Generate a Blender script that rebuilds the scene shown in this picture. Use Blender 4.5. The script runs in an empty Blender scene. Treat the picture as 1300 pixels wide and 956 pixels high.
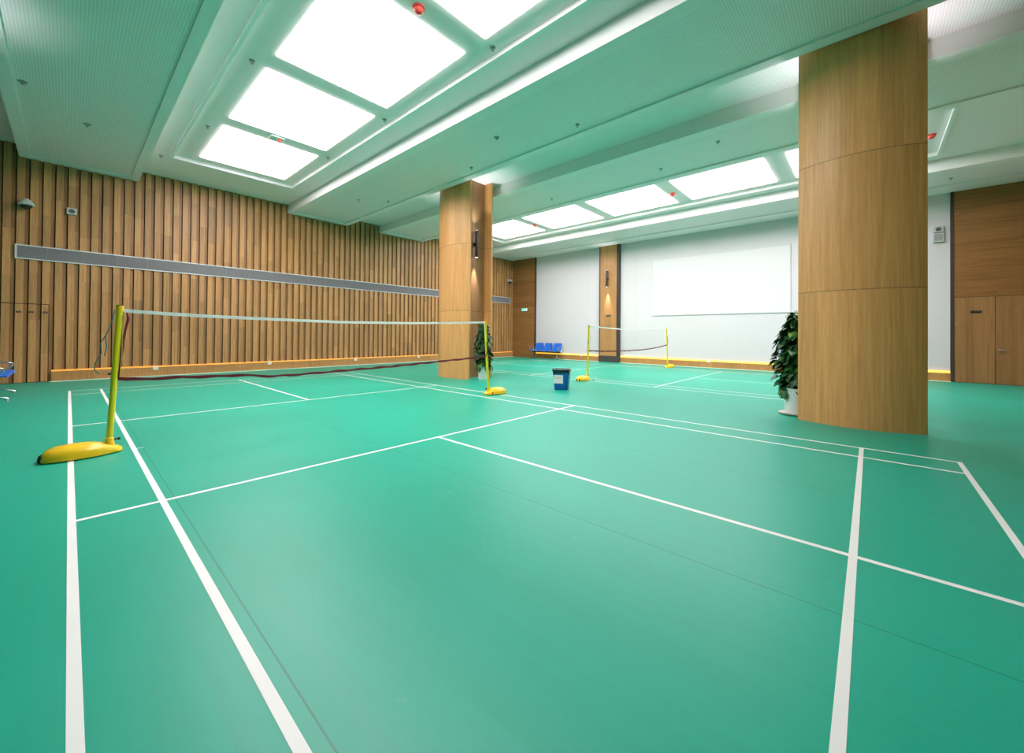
import bpy, bmesh, math, random
from mathutils import Vector, Matrix
random.seed(7)
S = bpy.context.scene
COL = S.collection
PI = math.pi

# ------------------------------------------------------------------ materials
def new_mat(name):
    m = bpy.data.materials.new(name); m.use_nodes = True
    nt = m.node_tree
    return m, nt, nt.nodes['Principled BSDF']

def N(nt, typ, **kw):
    n = nt.nodes.new(typ)
    for k, v in kw.items():
        if k in n.bl_rna.properties: setattr(n, k, v)
        else: n.inputs[k].default_value = v
    return n

def L(nt, a, b): nt.links.new(a, b)

def math_n(nt, op, a, b=None, c=None):
    n = nt.nodes.new('ShaderNodeMath'); n.operation = op
    for i, v in enumerate((a, b, c)):
        if v is None: continue
        if isinstance(v, (int, float)): n.inputs[i].default_value = v
        else: nt.links.new(v, n.inputs[i])
    return n.outputs[0]

def mix_col(nt, f, a, b, mode='MIX'):
    n = nt.nodes.new('ShaderNodeMix'); n.data_type = 'RGBA'; n.blend_type = mode
    for i, v in ((0, f), (6, a), (7, b)):
        if isinstance(v, (int, float)): n.inputs[i].default_value = v
        elif isinstance(v, tuple): n.inputs[i].default_value = v
        else: nt.links.new(v, n.inputs[i])
    return n.outputs[2]

def rgba(c): return (c[0], c[1], c[2], 1.0)

def plain(name, col, rough=0.5, metal=0.0, var=0.06, scale=8.0, emit=None, estr=0.0, spec=0.5, bump=0.0):
    """a painted / plastic / metal surface with a little procedural unevenness"""
    m, nt, b = new_mat(name)
    tc = N(nt, 'ShaderNodeTexCoord')
    no = N(nt, 'ShaderNodeTexNoise', Scale=scale, Detail=4.0)
    L(nt, tc.outputs['Object'], no.inputs['Vector'])
    lo = rgba([max(0, c * (1 - var)) for c in col]); hi = rgba([min(1, c * (1 + var)) for c in col])
    c = mix_col(nt, no.outputs['Fac'], lo, hi)
    L(nt, c, b.inputs['Base Color'])
    b.inputs['Roughness'].default_value = rough
    b.inputs['Metallic'].default_value = metal
    b.inputs['Specular IOR Level'].default_value = spec
    if emit:
        b.inputs['Emission Color'].default_value = rgba(emit)
        b.inputs['Emission Strength'].default_value = estr
    if bump:
        bp = N(nt, 'ShaderNodeBump', Strength=bump, Distance=0.01)
        L(nt, no.outputs['Fac'], bp.inputs['Height']); L(nt, bp.outputs[0], b.inputs['Normal'])
    return m

def wood(name, dark, light, grain='Z', across='X', plank=0.2, length=1.2, var=0.22, seams=(), seam_axis='Z',
         rough=0.45, seed=0.0, vlines=0.0, stagger=3.0):
    """veneer: stretched grain noise, tone changing from board to board, optional fixed seams"""
    m, nt, b = new_mat(name)
    tc = N(nt, 'ShaderNodeTexCoord')
    sp = N(nt, 'ShaderNodeSeparateXYZ'); L(nt, tc.outputs['Object'], sp.inputs[0])
    g = sp.outputs[grain]; a = sp.outputs[across]
    ia = math_n(nt, 'FLOOR', math_n(nt, 'DIVIDE', math_n(nt, 'ADD', a, 0.003 + seed), plank))
    w1 = N(nt, 'ShaderNodeTexWhiteNoise', noise_dimensions='1D'); L(nt, ia, w1.inputs['W'])
    ig = math_n(nt, 'FLOOR', math_n(nt, 'ADD', math_n(nt, 'DIVIDE', g, length), math_n(nt, 'MULTIPLY', w1.outputs[0], stagger)))
    cb = N(nt, 'ShaderNodeCombineXYZ'); L(nt, ia, cb.inputs[0]); L(nt, ig, cb.inputs[1])
    w2 = N(nt, 'ShaderNodeTexWhiteNoise', noise_dimensions='2D'); L(nt, cb.outputs[0], w2.inputs['Vector'])
    mp = N(nt, 'ShaderNodeMapping')
    L(nt, tc.outputs['Object'], mp.inputs[0])
    sc = [26.0, 26.0, 26.0]; sc['XYZ'.index(grain)] = 0.9
    mp.inputs['Scale'].default_value = sc
    off = N(nt, 'ShaderNodeVectorMath', operation='ADD'); L(nt, mp.outputs[0], off.inputs[0])
    sh = N(nt, 'ShaderNodeCombineXYZ'); 
    for i in range(3): L(nt, math_n(nt, 'MULTIPLY', w2.outputs[0], 37.0), sh.inputs[i])
    L(nt, sh.outputs[0], off.inputs[1])
    n1 = N(nt, 'ShaderNodeTexNoise', Scale=1.0, Detail=6.0, Roughness=0.65); L(nt, off.outputs[0], n1.inputs['Vector'])
    mp2 = N(nt, 'ShaderNodeMapping'); L(nt, tc.outputs['Object'], mp2.inputs[0])
    sc2 = [120.0] * 3; sc2['XYZ'.index(grain)] = 5.0
    mp2.inputs['Scale'].default_value = sc2
    n2 = N(nt, 'ShaderNodeTexNoise', Scale=1.0, Detail=2.0); L(nt, mp2.outputs[0], n2.inputs['Vector'])
    f = math_n(nt, 'ADD', math_n(nt, 'MULTIPLY', n1.outputs['Fac'], 0.75), math_n(nt, 'MULTIPLY', n2.outputs['Fac'], 0.25))
    rp = N(nt, 'ShaderNodeValToRGB'); L(nt, f, rp.inputs[0])
    rp.color_ramp.elements[0].position = 0.30; rp.color_ramp.elements[0].color = rgba(dark)
    rp.color_ramp.elements[1].position = 0.68; rp.color_ramp.elements[1].color = rgba(light)
    tone = math_n(nt, 'ADD', 1.0 - var * 0.6, math_n(nt, 'MULTIPLY', w2.outputs[0], var))
    tcv = N(nt, 'ShaderNodeCombineXYZ')
    for i in range(3): L(nt, tone, tcv.inputs[i])
    c = mix_col(nt, 1.0, rp.outputs[0], tcv.outputs[0], 'MULTIPLY')
    sa = sp.outputs[seam_axis]
    for s in seams:
        k = math_n(nt, 'COMPARE', sa, s, 0.006)
        c = mix_col(nt, math_n(nt, 'MULTIPLY', k, 0.5), c, (0.03, 0.015, 0.006, 1))
    if vlines:
        fr = math_n(nt, 'FRACT', math_n(nt, 'DIVIDE', a, vlines))
        k = math_n(nt, 'LESS_THAN', fr, 0.012)
        c = mix_col(nt, math_n(nt, 'MULTIPLY', k, 0.5), c, (0.03, 0.015, 0.006, 1))
    L(nt, c, b.inputs['Base Color'])
    b.inputs['Roughness'].default_value = rough
    b.inputs['Specular IOR Level'].default_value = 0.35
    bp = N(nt, 'ShaderNodeBump', Strength=0.08, Distance=0.004)
    L(nt, f, bp.inputs['Height']); L(nt, bp.outputs[0], b.inputs['Normal'])
    return m

def perforated(name, col):
    m, nt, b = new_mat(name)
    tc = N(nt, 'ShaderNodeTexCoord')
    sp = N(nt, 'ShaderNodeSeparateXYZ'); L(nt, tc.outputs['Object'], sp.inputs[0])
    p = 0.036
    fx = math_n(nt, 'SUBTRACT', math_n(nt, 'FRACT', math_n(nt, 'DIVIDE', sp.outputs['X'], p)), 0.5)
    fy = math_n(nt, 'SUBTRACT', math_n(nt, 'FRACT', math_n(nt, 'DIVIDE', sp.outputs['Y'], p)), 0.5)
    r2 = math_n(nt, 'ADD', math_n(nt, 'MULTIPLY', fx, fx), math_n(nt, 'MULTIPLY', fy, fy))
    k = math_n(nt, 'LESS_THAN', r2, 0.075)
    c = mix_col(nt, k, rgba(col), rgba([v * 0.72 for v in col]))
    L(nt, c, b.inputs['Base Color'])
    b.inputs['Roughness'].default_value = 0.55
    return m

def floor_mat():
    m, nt, b = new_mat('green_vinyl')
    tc = N(nt, 'ShaderNodeTexCoord')
    sp = N(nt, 'ShaderNodeSeparateXYZ'); L(nt, tc.outputs['Object'], sp.inputs[0])
    n1 = N(nt, 'ShaderNodeTexNoise', Scale=0.45, Detail=3.0); L(nt, tc.outputs['Object'], n1.inputs['Vector'])
    n2 = N(nt, 'ShaderNodeTexNoise', Scale=160.0, Detail=2.0); L(nt, tc.outputs['Object'], n2.inputs['Vector'])
    mp = N(nt, 'ShaderNodeMapping'); mp.inputs['Scale'].default_value = (9.0, 0.5, 1.0)
    mp.inputs['Rotation'].default_value = (0, 0, 0.5)
    L(nt, tc.outputs['Object'], mp.inputs[0])
    n3 = N(nt, 'ShaderNodeTexNoise', Scale=1.2, Detail=6.0, Roughness=0.7); L(nt, mp.outputs[0], n3.inputs['Vector'])
    f = math_n(nt, 'ADD', math_n(nt, 'MULTIPLY', n1.outputs['Fac'], 0.5), math_n(nt, 'MULTIPLY', n2.outputs['Fac'], 0.15))
    f = math_n(nt, 'ADD', f, math_n(nt, 'MULTIPLY', n3.outputs['Fac'], 0.35))
    rp = N(nt, 'ShaderNodeValToRGB'); L(nt, f, rp.inputs[0])
    rp.color_ramp.elements[0].position = 0.3; rp.color_ramp.elements[0].color = FLOOR_A
    rp.color_ramp.elements[1].position = 0.7; rp.color_ramp.elements[1].color = FLOOR_B
    c = rp.outputs[0]
    for s in (-1.27, 0.55, 2.37, 4.19, 6.01, 7.83, 9.65, 11.47, 13.29, 15.11):
        k = math_n(nt, 'COMPARE', sp.outputs['X'], s, 0.0035)
        c = mix_col(nt, math_n(nt, 'MULTIPLY', k, 0.5), c, (0.0, 0.07, 0.05, 1))
    # scuffs
    mu = N(nt, 'ShaderNodeTexNoise', Scale=2.3, Detail=8.0, Roughness=0.75, Distortion=2.0)
    L(nt, tc.outputs['Object'], mu.inputs['Vector'])
    sc = N(nt, 'ShaderNodeMapRange'); sc.inputs['From Min'].default_value = 0.62; sc.inputs['From Max'].default_value = 0.8
    L(nt, mu.outputs['Fac'], sc.inputs['Value'])
    c = mix_col(nt, math_n(nt, 'MULTIPLY', sc.outputs[0], 0.18), c, (0.35, 0.6, 0.5, 1))
    L(nt, c, b.inputs['Base Color'])
    rr = math_n(nt, 'ADD', 0.33, math_n(nt, 'MULTIPLY', n3.outputs['Fac'], 0.16))
    L(nt, rr, b.inputs['Roughness'])
    b.inputs['Specular IOR Level'].default_value = 0.28
    bp = N(nt, 'ShaderNodeBump', Strength=0.05, Distance=0.002)
    L(nt, n2.outputs['Fac'], bp.inputs['Height']); L(nt, bp.outputs[0], b.inputs['Normal'])
    return m

FLOOR_A = (0.004, 0.295, 0.192, 1); FLOOR_B = (0.012, 0.395, 0.275, 1)
M = {}
M['floor'] = floor_mat()
M['line'] = plain('court_line_paint', (0.80, 0.80, 0.78), 0.5, var=0.05, scale=3)
M['ceil'] = plain('ceiling_bounce_tint', (0.97, 0.82, 0.83), 0.6, var=0.02, scale=0.7)  # white ceiling, pink put into the colour to offset green floor bounce
M['perf'] = perforated('perforated_ceiling_board', (0.97, 0.83, 0.84))  # same pink bounce offset in the board colour
M['moulding'] = plain('white_moulding_paint', (0.97, 0.92, 0.92), 0.5, var=0.02)
M['fascia'] = plain('ceiling_fascia_untinted', (0.80, 0.80, 0.79), 0.6, var=0.02, scale=0.7)  # same white ceiling, left neutral where the panels light it directly
M['white_wall'] = plain('white_wall_paint', (0.660, 0.632, 0.655), 0.6, var=0.02, scale=0.8)
SLD, SLL = (0.35, 0.168, 0.060), (0.60, 0.325, 0.130)
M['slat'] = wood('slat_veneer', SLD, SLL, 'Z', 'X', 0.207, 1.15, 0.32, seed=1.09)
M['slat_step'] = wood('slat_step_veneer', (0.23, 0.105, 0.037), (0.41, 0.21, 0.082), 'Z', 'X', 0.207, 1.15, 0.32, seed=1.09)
M['groove'] = plain('dark_groove', (0.035, 0.018, 0.008), 0.8)
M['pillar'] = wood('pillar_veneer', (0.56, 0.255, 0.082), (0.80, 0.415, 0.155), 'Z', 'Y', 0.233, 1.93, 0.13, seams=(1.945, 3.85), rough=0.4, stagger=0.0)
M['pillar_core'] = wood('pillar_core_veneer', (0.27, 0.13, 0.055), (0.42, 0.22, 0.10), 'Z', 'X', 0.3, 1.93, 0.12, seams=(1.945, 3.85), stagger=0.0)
M['hwood'] = wood('horizontal_veneer', (0.20, 0.088, 0.026), (0.36, 0.17, 0.055), 'Y', 'Z', 0.31, 9.0, 0.26)
M['pilaster'] = wood('pilaster_veneer', (0.36, 0.175, 0.06), (0.50, 0.27, 0.105), 'Z', 'Y', 0.34, 2.2, 0.12)
M['doorwood'] = wood('door_veneer', (0.24, 0.115, 0.040), (0.37, 0.195, 0.075), 'Z', 'Y', 0.19, 3.5, 0.2, stagger=0.0)
M['board'] = wood('baseboard_veneer', (0.36, 0.17, 0.055), (0.50, 0.26, 0.09), 'Z', 'X', 0.45, 3, 0.15)
M['board_r'] = wood('baseboard_veneer_right', (0.36, 0.17, 0.055), (0.50, 0.26, 0.09), 'Z', 'Y', 0.45, 3, 0.15)
M['glow'] = plain('amber_light_strip', (0.8, 0.4, 0.08), 0.5, emit=(1.0, 0.36, 0.04), estr=0.42)
M['glow_r'] = plain('yellow_light_strip', (0.9, 0.6, 0.15), 0.5, emit=(1.0, 0.50, 0.05), estr=0.9)
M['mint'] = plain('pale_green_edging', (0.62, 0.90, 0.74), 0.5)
M['panel'] = plain('light_diffuser', (0.1, 0.1, 0.1), 0.5, emit=(1.0, 0.925, 0.955), estr=13.0)
M['dark_edge'] = plain('dark_bronze_strip', (0.045, 0.032, 0.026), 0.5)
M['dark_plinth'] = plain('dark_plinth', (0.055, 0.048, 0.045), 0.6)
M['yellow_base'] = plain('golden_yellow_plastic', (0.93, 0.58, 0.02), 0.28, var=0.04)
M['yellow_pole'] = plain('yellow_enamel', (0.78, 0.66, 0.015), 0.3, var=0.04)
M['black'] = plain('black_rubber', (0.012, 0.012, 0.013), 0.5)
M['maroon'] = plain('maroon_webbing', (0.16, 0.008, 0.022), 0.7, var=0.3, scale=25)
M['tape'] = plain('white_net_tape', (0.80, 0.82, 0.80), 0.7, var=0.14, scale=14)
M['netcord'] = plain('brown_net_twine', (0.22, 0.14, 0.11), 0.8)
M['teal'] = plain('teal_rope', (0.02, 0.16, 0.14), 0.7)
M['yellow_rope'] = plain('yellow_rope', (0.6, 0.45, 0.05), 0.7)
M['blue_plastic'] = plain('blue_bin_plastic', (0.004, 0.115, 0.40), 0.35)
M['liner'] = plain('black_bag_plastic', (0.012, 0.014, 0.014), 0.32, bump=0.6, scale=30)
M['paper'] = plain('white_paper', (0.80, 0.78, 0.78), 0.7, var=0.02)
M['ink'] = plain('faded_red_ink', (0.62, 0.36, 0.36), 0.7)
M['seat_blue'] = plain('blue_seat_plastic', (0.02, 0.15, 0.62), 0.3)
M['chrome'] = plain('polished_chrome', (0.75, 0.76, 0.78), 0.15, metal=1.0, var=0.02)
M['steel'] = plain('brushed_steel', (0.42, 0.42, 0.42), 0.35, metal=1.0, var=0.1, scale=30)
M['pot'] = plain('white_ceramic', (0.78, 0.78, 0.76), 0.35, var=0.05)
M['saucer'] = plain('cream_plastic', (0.58, 0.52, 0.44), 0.5)
M['soil'] = plain('dark_soil', (0.03, 0.02, 0.012), 0.9, bump=0.8, scale=60)
M['leaf'] = plain('green_leaf', (0.018, 0.085, 0.022), 0.45, var=0.75, scale=9, spec=0.3)
M['leaf_light'] = plain('yellow_green_leaf', (0.12, 0.26, 0.03), 0.35, var=0.6, scale=9)
M['moss'] = plain('coir_pole', (0.045, 0.030, 0.014), 0.95, bump=0.8, scale=50)
M['alu'] = plain('white_painted_aluminium', (0.62, 0.63, 0.62), 0.4)
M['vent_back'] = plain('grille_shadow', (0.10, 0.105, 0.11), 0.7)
M['fin'] = plain('grey_grille_fin', (0.36, 0.37, 0.375), 0.45)
M['cam'] = plain('pale_grey_plastic', (0.48, 0.52, 0.50), 0.35)
M['grey'] = plain('mid_grey_plastic', (0.30, 0.31, 0.31), 0.45)
M['dgrey'] = plain('dark_grey_cone', (0.10, 0.105, 0.105), 0.6)
M['lamp_black'] = plain('matte_black_metal', (0.012, 0.012, 0.016), 0.4)
M['lens'] = plain('bright_lamp_lens', (1, 1, 1), 0.4, emit=(1.0, 0.96, 0.92), estr=14.0)
M['red'] = plain('red_plastic', (0.80, 0.07, 0.05), 0.5)
M['exit_green'] = plain('lit_green_sign', (0.02, 0.5, 0.35), 0.4, emit=(0.02, 0.75, 0.5), estr=0.8)
M['exit_white'] = plain('lit_white_symbol', (0.9, 0.95, 0.92), 0.4, emit=(0.7, 1, 0.9), estr=1.0)
M['screen'] = plain('matte_screen', (0.735, 0.708, 0.725), 0.6, var=0.01)
M['screen_edge'] = plain('grey_screen_edge', (0.55, 0.56, 0.58), 0.5)
M['outlet'] = plain('white_outlet_plastic', (0.82, 0.82, 0.80), 0.4)
M['sign_dark'] = plain('dark_brown_plate', (0.022, 0.014, 0.012), 0.4)
M['sign_text'] = plain('pale_sign_lettering', (0.10, 0.075, 0.06), 0.5)
M['feather'] = plain('white_feather', (0.78, 0.78, 0.74), 0.6)

# ------------------------------------------------------------------ mesh builder
class MB:
    def __init__(s): s.v = []; s.f = []; s.mi = []
    def face(s, pts, mi=0):
        i = len(s.v); s.v += [tuple(p) for p in pts]; s.f.append(list(range(i, i + len(pts)))); s.mi.append(mi)
    def box(s, a, b, mi=0, mat=None):
        x0, y0, z0 = a; x1, y1, z1 = b
        p = [Vector(q) for q in ((x0,y0,z0),(x1,y0,z0),(x1,y1,z0),(x0,y1,z0),(x0,y0,z1),(x1,y0,z1),(x1,y1,z1),(x0,y1,z1))]
        if mat: p = [mat @ q for q in p]
        i = len(s.v); s.v += [tuple(q) for q in p]
        for f in ((0,3,2,1),(4,5,6,7),(0,1,5,4),(1,2,6,5),(2,3,7,6),(3,0,4,7)):
            s.f.append([i + k for k in f]); s.mi.append(mi)
    def rings(s, rings, mi=0, caps=True, closed=True):
        base = len(s.v); n = len(rings[0])
        for r in rings: s.v += [tuple(p) for p in r]
        for j in range(len(rings) - 1):
            for k in range(n if closed else n - 1):
                a = base + j*n + k; b = base + j*n + (k+1) % n
                s.f.append([a, b, b + n, a + n]); s.mi.append(mi)
        if caps and closed:
            s.f.append([base + k for k in range(n)][::-1]); s.mi.append(mi)
            s.f.append([base + (len(rings)-1)*n + k for k in range(n)]); s.mi.append(mi)
    def tube(s, pts, r, mi=0, n=10, caps=True):
        pts = [Vector(p) for p in pts]
        rr = r if isinstance(r, (list, tuple)) else [r] * len(pts)
        rings = []; up = None
        for i, p in enumerate(pts):
            d = (pts[min(i+1, len(pts)-1)] - pts[max(i-1, 0)])
            if d.length < 1e-9: d = Vector((0,0,1))
            d.normalize()
            if up is None: up = Vector((0,0,1)) if abs(d.z) < 0.9 else Vector((1,0,0))
            a = d.cross(up)
            if a.length < 1e-4: a = d.cross(Vector((0.3,1,0.2)))
            a.normalize(); b = a.cross(d).normalized(); up = b
            rings.append([p + (a*math.cos(t) + b*math.sin(t)) * rr[i] for t in [2*PI*k/n for k in range(n)]])
        s.rings(rings, mi, caps)
    def lathe(s, prof, c=(0,0,0), n=32, mi=0, caps=True):
        rings = [[(c[0] + r*math.cos(2*PI*k/n), c[1] + r*math.sin(2*PI*k/n), c[2] + z) for k in range(n)] for r, z in prof]
        s.rings(rings, mi, caps)
    def prism(s, poly, z0, z1, mi=0):
        s.rings([[(x, y, z0) for x, y in poly], [(x, y, z1) for x, y in poly]], mi)
    def build(s, name, mats, parent=None, smooth=False, bevel=0.0, loc=None, subsurf=0):
        me = bpy.data.meshes.new(name)
        me.from_pydata(s.v, [], s.f); 
        mats = mats if isinstance(mats, (list, tuple)) else [mats]
        for m in mats: me.materials.append(m)
        for p, i in zip(me.polygons, s.mi): p.material_index = i
        bm = bmesh.new(); bm.from_mesh(me)
        bmesh.ops.recalc_face_normals(bm, faces=bm.faces)
        bm.to_mesh(me); bm.free()
        if smooth:
            for p in me.polygons: p.use_smooth = True
            try: me.set_sharp_from_angle(angle=math.radians(42))
            except Exception: pass
        me.update()
        o = bpy.data.objects.new(name, me); COL.objects.link(o)
        if parent: o.parent = parent
        if loc: o.location = loc
        if bevel:
            bv = o.modifiers.new('Bevel', 'BEVEL'); bv.width = bevel; bv.segments = 2; bv.limit_method = 'ANGLE'
        if subsurf:
            ss = o.modifiers.new('Subdivision', 'SUBSURF'); ss.levels = subsurf; ss.render_levels = subsurf
        return o

def tag(o, label, cat, group=None, kind=None):
    o['label'] = label; o['category'] = cat
    if group: o['group'] = group
    if kind: o['kind'] = kind
    return o
def thing(name, label, cat, loc=(0,0,0), rz=0.0, group=None):
    o = bpy.data.objects.new(name, None); COL.objects.link(o)
    o.location = loc; o.rotation_euler = (0, 0, rz); o.empty_display_size = 0.1
    return tag(o, label, cat, group)
def dup(root, loc, rz, label, group=None):
    r = root.copy(); COL.objects.link(r); r.location = loc; r.rotation_euler = (0, 0, rz); r['label'] = label
    if group: r['group'] = group
    for ch in list(root.children):
        c = ch.copy(); COL.objects.link(c); c.parent = r
        for g in list(ch.children):
            d = g.copy(); COL.objects.link(d); d.parent = c
    return r
def struct(o): o['kind'] = 'structure'; return o
def interp(tab, x):
    if x <= tab[0][0]: return tab[0][1]
    for (a, b), (c, d) in zip(tab, tab[1:]):
        if x <= c:
            t = (x - a) / (c - a); return b + (d - b) * t
    return tab[-1][1]

# ------------------------------------------------------------------ room dimensions (metres, X across the courts, Y along them)
XL, XR, YB, YF = -6.0, 17.05, -9.5, 9.48
ZLO, ZHI = 5.50, 5.80

# floor
b = MB(); b.box((XL-0.1, YB-0.1, -0.1), (XR+0.1, YF+0.1, 0.0))
floor = struct(b.build('floor', M['floor']))

def court(x0):
    b = MB(); w = 0.04; z = 0.0012
    def r(xa, xb, ya, yb):
        b.face([(xa, ya, z), (xb, ya, z), (xb, yb, z), (xa, yb, z)])
    W, H = 6.1, 6.7
    def along(xc):
        r(x0 + xc - w/2, x0 + xc + w/2, -H, H)
    ys = sorted({-H, -H+w, -5.94, -5.94+w, -2.02, -1.98, 1.98, 2.02, 5.94-w, 5.94, H-w, H})
    for xc in (0.02, 0.48, 5.62, 6.08): along(xc)
    z2 = z
    spans = [(0.04, 0.46), (0.50, 3.03), (3.03, 3.07), (3.07, 5.60), (5.64, 6.06)]
    for (ya, yb) in ((-H, -H+w), (-5.94, -5.94+w), (-2.02, -1.98), (1.98, 2.02), (5.94-w, 5.94), (H-w, H)):
        for xa, xb in spans: r(x0+xa, x0+xb, ya, yb)
    for sgn in (-1, 1):
        for ya, yb in ((2.02, 5.94-w), (5.94, H-w)):
            lo, hi = sorted((sgn*ya, sgn*yb)); r(x0+3.03, x0+3.07, lo, hi)
    if x0 == 0: r(0.50, 0.56, -0.02, 0.0)
    return b.build('court_markings', M['line'], floor)
court(0.0); court(9.6)

# ------------------------------------------------------------------ ceiling: dropped perforated strips, trays between
PX = 0.004
lows = [(XL-0.1, -2.23), (-0.85, 1.26), (5.12, 7.26), (8.64, 10.78), (14.62, XR+0.1)]
highs = [(-2.23, -0.85), (1.26, 5.12), (7.26, 8.64), (10.78, 14.62)]
trays = {1: (1.68, 4.62), 3: (11.20, 14.20)}
TY0, TY1 = -7.28, 7.50
b = MB(); ZT = 6.1
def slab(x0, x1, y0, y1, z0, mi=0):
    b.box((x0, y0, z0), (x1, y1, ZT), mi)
    b.mi[-4:] = [2, 2, 2, 2]                # upright faces of the drops, without the undersides' pink tint
ya, yb = YB-0.1, YF+0.1
for i, (x0, x1) in enumerate(lows):
    l0, l1 = (0.18, 0.17) if i == 1 else (0.24, 0.2)
    if i == 4: l1 = 0.95
    p0, p1 = x0 + l0, x1 - l1
    yp = 9.22
    slab(x0, p0, ya, yb, ZLO); slab(p1, x1, ya, yb, ZLO)
    slab(p0, p1, yp, yb, ZLO); slab(p0, p1, ya, -9.22, ZLO)
    slab(p0, p1, -9.22, yp, ZLO + 0.035, 1)
for i, (x0, x1) in enumerate(highs):
    if i in trays:
        t0, t1 = trays[i]; rw = 0.06
        slab(x0, t0, ya, yb, ZHI); slab(t1, x1, ya, yb, ZHI)
        slab(t0, t1, TY1, yb, ZHI); slab(t0, t1, ya, TY0, ZHI)
        slab(t0, t1, TY0, TY1, ZHI + 0.045)
        # moulding ring round the tray
        zb = ZHI - 0.04; zt = ZHI + 0.06
        b.box((t0, TY0, zb), (t0+rw, TY1, zt), 3); b.box((t1-rw, TY0, zb), (t1, TY1, zt), 3)
        b.box((t0+rw, TY1-rw, zb), (t1-rw, TY1, zt), 3); b.box((t0+rw, TY0, zb), (t1-rw, TY0+rw, zt), 3)
    else:
        slab(x0, x1, ya, yb, ZHI, 1)
# hatch frame in the right-hand tray end
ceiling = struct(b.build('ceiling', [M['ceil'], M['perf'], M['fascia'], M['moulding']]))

# luminous panels
k = 1.0075
order = {0: 'closest to the slatted wall', 1: 'second from the slatted wall', 2: 'third from the slatted wall', 3: 'fourth from the slatted wall', 4: 'farthest from the slatted wall'}
first = None
for ti, (xa, xb, where) in enumerate(((2.20, 4.235, 'near-court tray'), (11.74, 13.83, 'far-court tray'))):
    for j in range(4 if ti == 0 else 5):      # the near court's last panel would be overhead, out of view, and is left out to keep the near floor dark
        y1 = 7.06 - 2.865*j; y0 = y1 - 2.425
        lab = 'glowing white ceiling panel %s, %s' % (order[j], where)
        cx, cy = (xa+xb)/2, (y0+y1)/2
        if ti == 0 and j == 0 or j == 0:
            b = MB(); b.box((-(xb-xa)/2+0.02, -1.1925, -0.012), ((xb-xa)/2-0.02, 1.1925, 0.02))
            o = b.build('ceiling_light', M['panel']); first = o
        else:
            o = first.copy(); COL.objects.link(o)
        o.location = (cx, cy, ZHI + 0.04)
        tag(o, lab, 'ceiling light', 'glowing ceiling panels')

# ------------------------------------------------------------------ slatted wall (far left of the picture) with concealed door
SP = 0.207; S0 = -1.09          # groove line position + pitch
def slats(b, x0, x1, z0, z1):
    """board face, lower step, deep groove, repeated"""
    yg, ys, yf = YF, 9.445, 9.425
    k0 = int(math.floor((x0 - S0)/SP)) - 1
    def seg(a, c, y, mi):
        a = max(a, x0); c = min(c, x1)
        if c - a > 1e-5: b.box((a, y, z0), (c, YF+0.1, z1), mi)
    k = k0
    while S0 + k*SP < x1:
        g = S0 + k*SP
        seg(g-0.010, g+0.010, yg-0.001, 2)
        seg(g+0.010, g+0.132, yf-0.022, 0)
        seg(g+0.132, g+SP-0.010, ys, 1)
        k += 1
b = MB()
DX = -0.335
slats(b, DX, XR, 0, ZHI+0.2)
slats(b, XL, DX, 1.945, ZHI+0.2)
slats(b, XL, -1.9, 0, 1.945)
b.box((-1.9, YF+0.03, 0), (DX, YF+0.1, 1.945), 2)
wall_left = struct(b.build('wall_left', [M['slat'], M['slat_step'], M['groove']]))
b = MB(); slats(b, -1.89, DX-0.012, 0.012, 1.928)
door2 = struct(b.build('door_2', [M['slat'], M['slat_step'], M['groove']]))
for x in (-0.82, -0.62, -0.40):
    b = MB(); b.box((x-0.035, 9.392, 1.715), (x+0.035, 9.404, 1.755)); b.box((x-0.012, 9.388, 1.727), (x+0.012, 9.394, 1.743), 1)
    b.build('latch', [M['dark_edge'], M['steel']], door2)

# white wall at the far end and its panelling
b = MB(); b.box((XR, YB-0.1, -0.05), (XR+0.2, YF+0.1, ZLO+0.1))
wall_right = struct(b.build('wall_right', M['white_wall']))
for y in (7.42, 1.95, 4.45, -4.15):
    b = MB(); b.box((XR-0.003, y-0.006, 0.3), (XR+0.001, y+0.006, ZLO)); b.build('reveal', M['screen_edge'], wall_right)
b = MB(); b.box((XL-0.1, YB-0.2, -0.05), (XR+0.1, YB, ZT)); struct(b.build('wall_back', M['hwood']))
b = MB(); b.box((XL-0.2, YB-0.1, -0.05), (XL, YF+0.1, ZT)); struct(b.build('wall_near', M['hwood']))

# dark panelling in the corner
b = MB(); b.box((XR-0.06, 7.76, 0.0), (XR, 9.402, ZLO), 0)
b.box((XR-0.075, 7.70, 0.0), (XR, 7.76, ZLO), 1)
for z in (0.45, 0.98, 1.5, 2.02, 2.55, 3.1, 3.62, 4.15, 4.68):
    b.box((XR-0.061, 7.76, z), (XR-0.03, 9.402, z+0.006), 1)
struct(b.build('trim_1', [M['hwood'], M['dark_edge']]))
# pilaster
PD = 0.16
b = MB(); b.box((XR-PD, 2.80, 0.30), (XR, 3.66, ZLO), 0)
b.box((XR-PD-0.01, 2.68, 0.30), (XR, 2.80, ZLO), 1); b.box((XR-PD-0.01, 3.66, 0.30), (XR, 3.71, ZLO), 1)
b.box((XR-PD-0.02, 2.66, 0.0), (XR, 3.73, 0.30), 2)
struct(b.build('trim_2', [M['pilaster'], M['dark_edge'], M['dark_plinth']]))
# wooden door bay
b = MB(); b.box((XR-0.06, YB, 2.44), (XR, -7.80, ZLO), 0)
b.box((XR-0.075, -7.80, 0.0), (XR, -7.73, ZLO), 1)
b.box((XR-0.04, YB, 0.0), (XR, -7.80, 2.44), 1)
for z in (2.93, 3.45, 3.95, 4.5, 5.0): b.box((XR-0.061, YB, z), (XR-0.03, -7.80, z+0.006), 1)
struct(b.build('trim_3', [M['hwood'], M['dark_edge']]))
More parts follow.
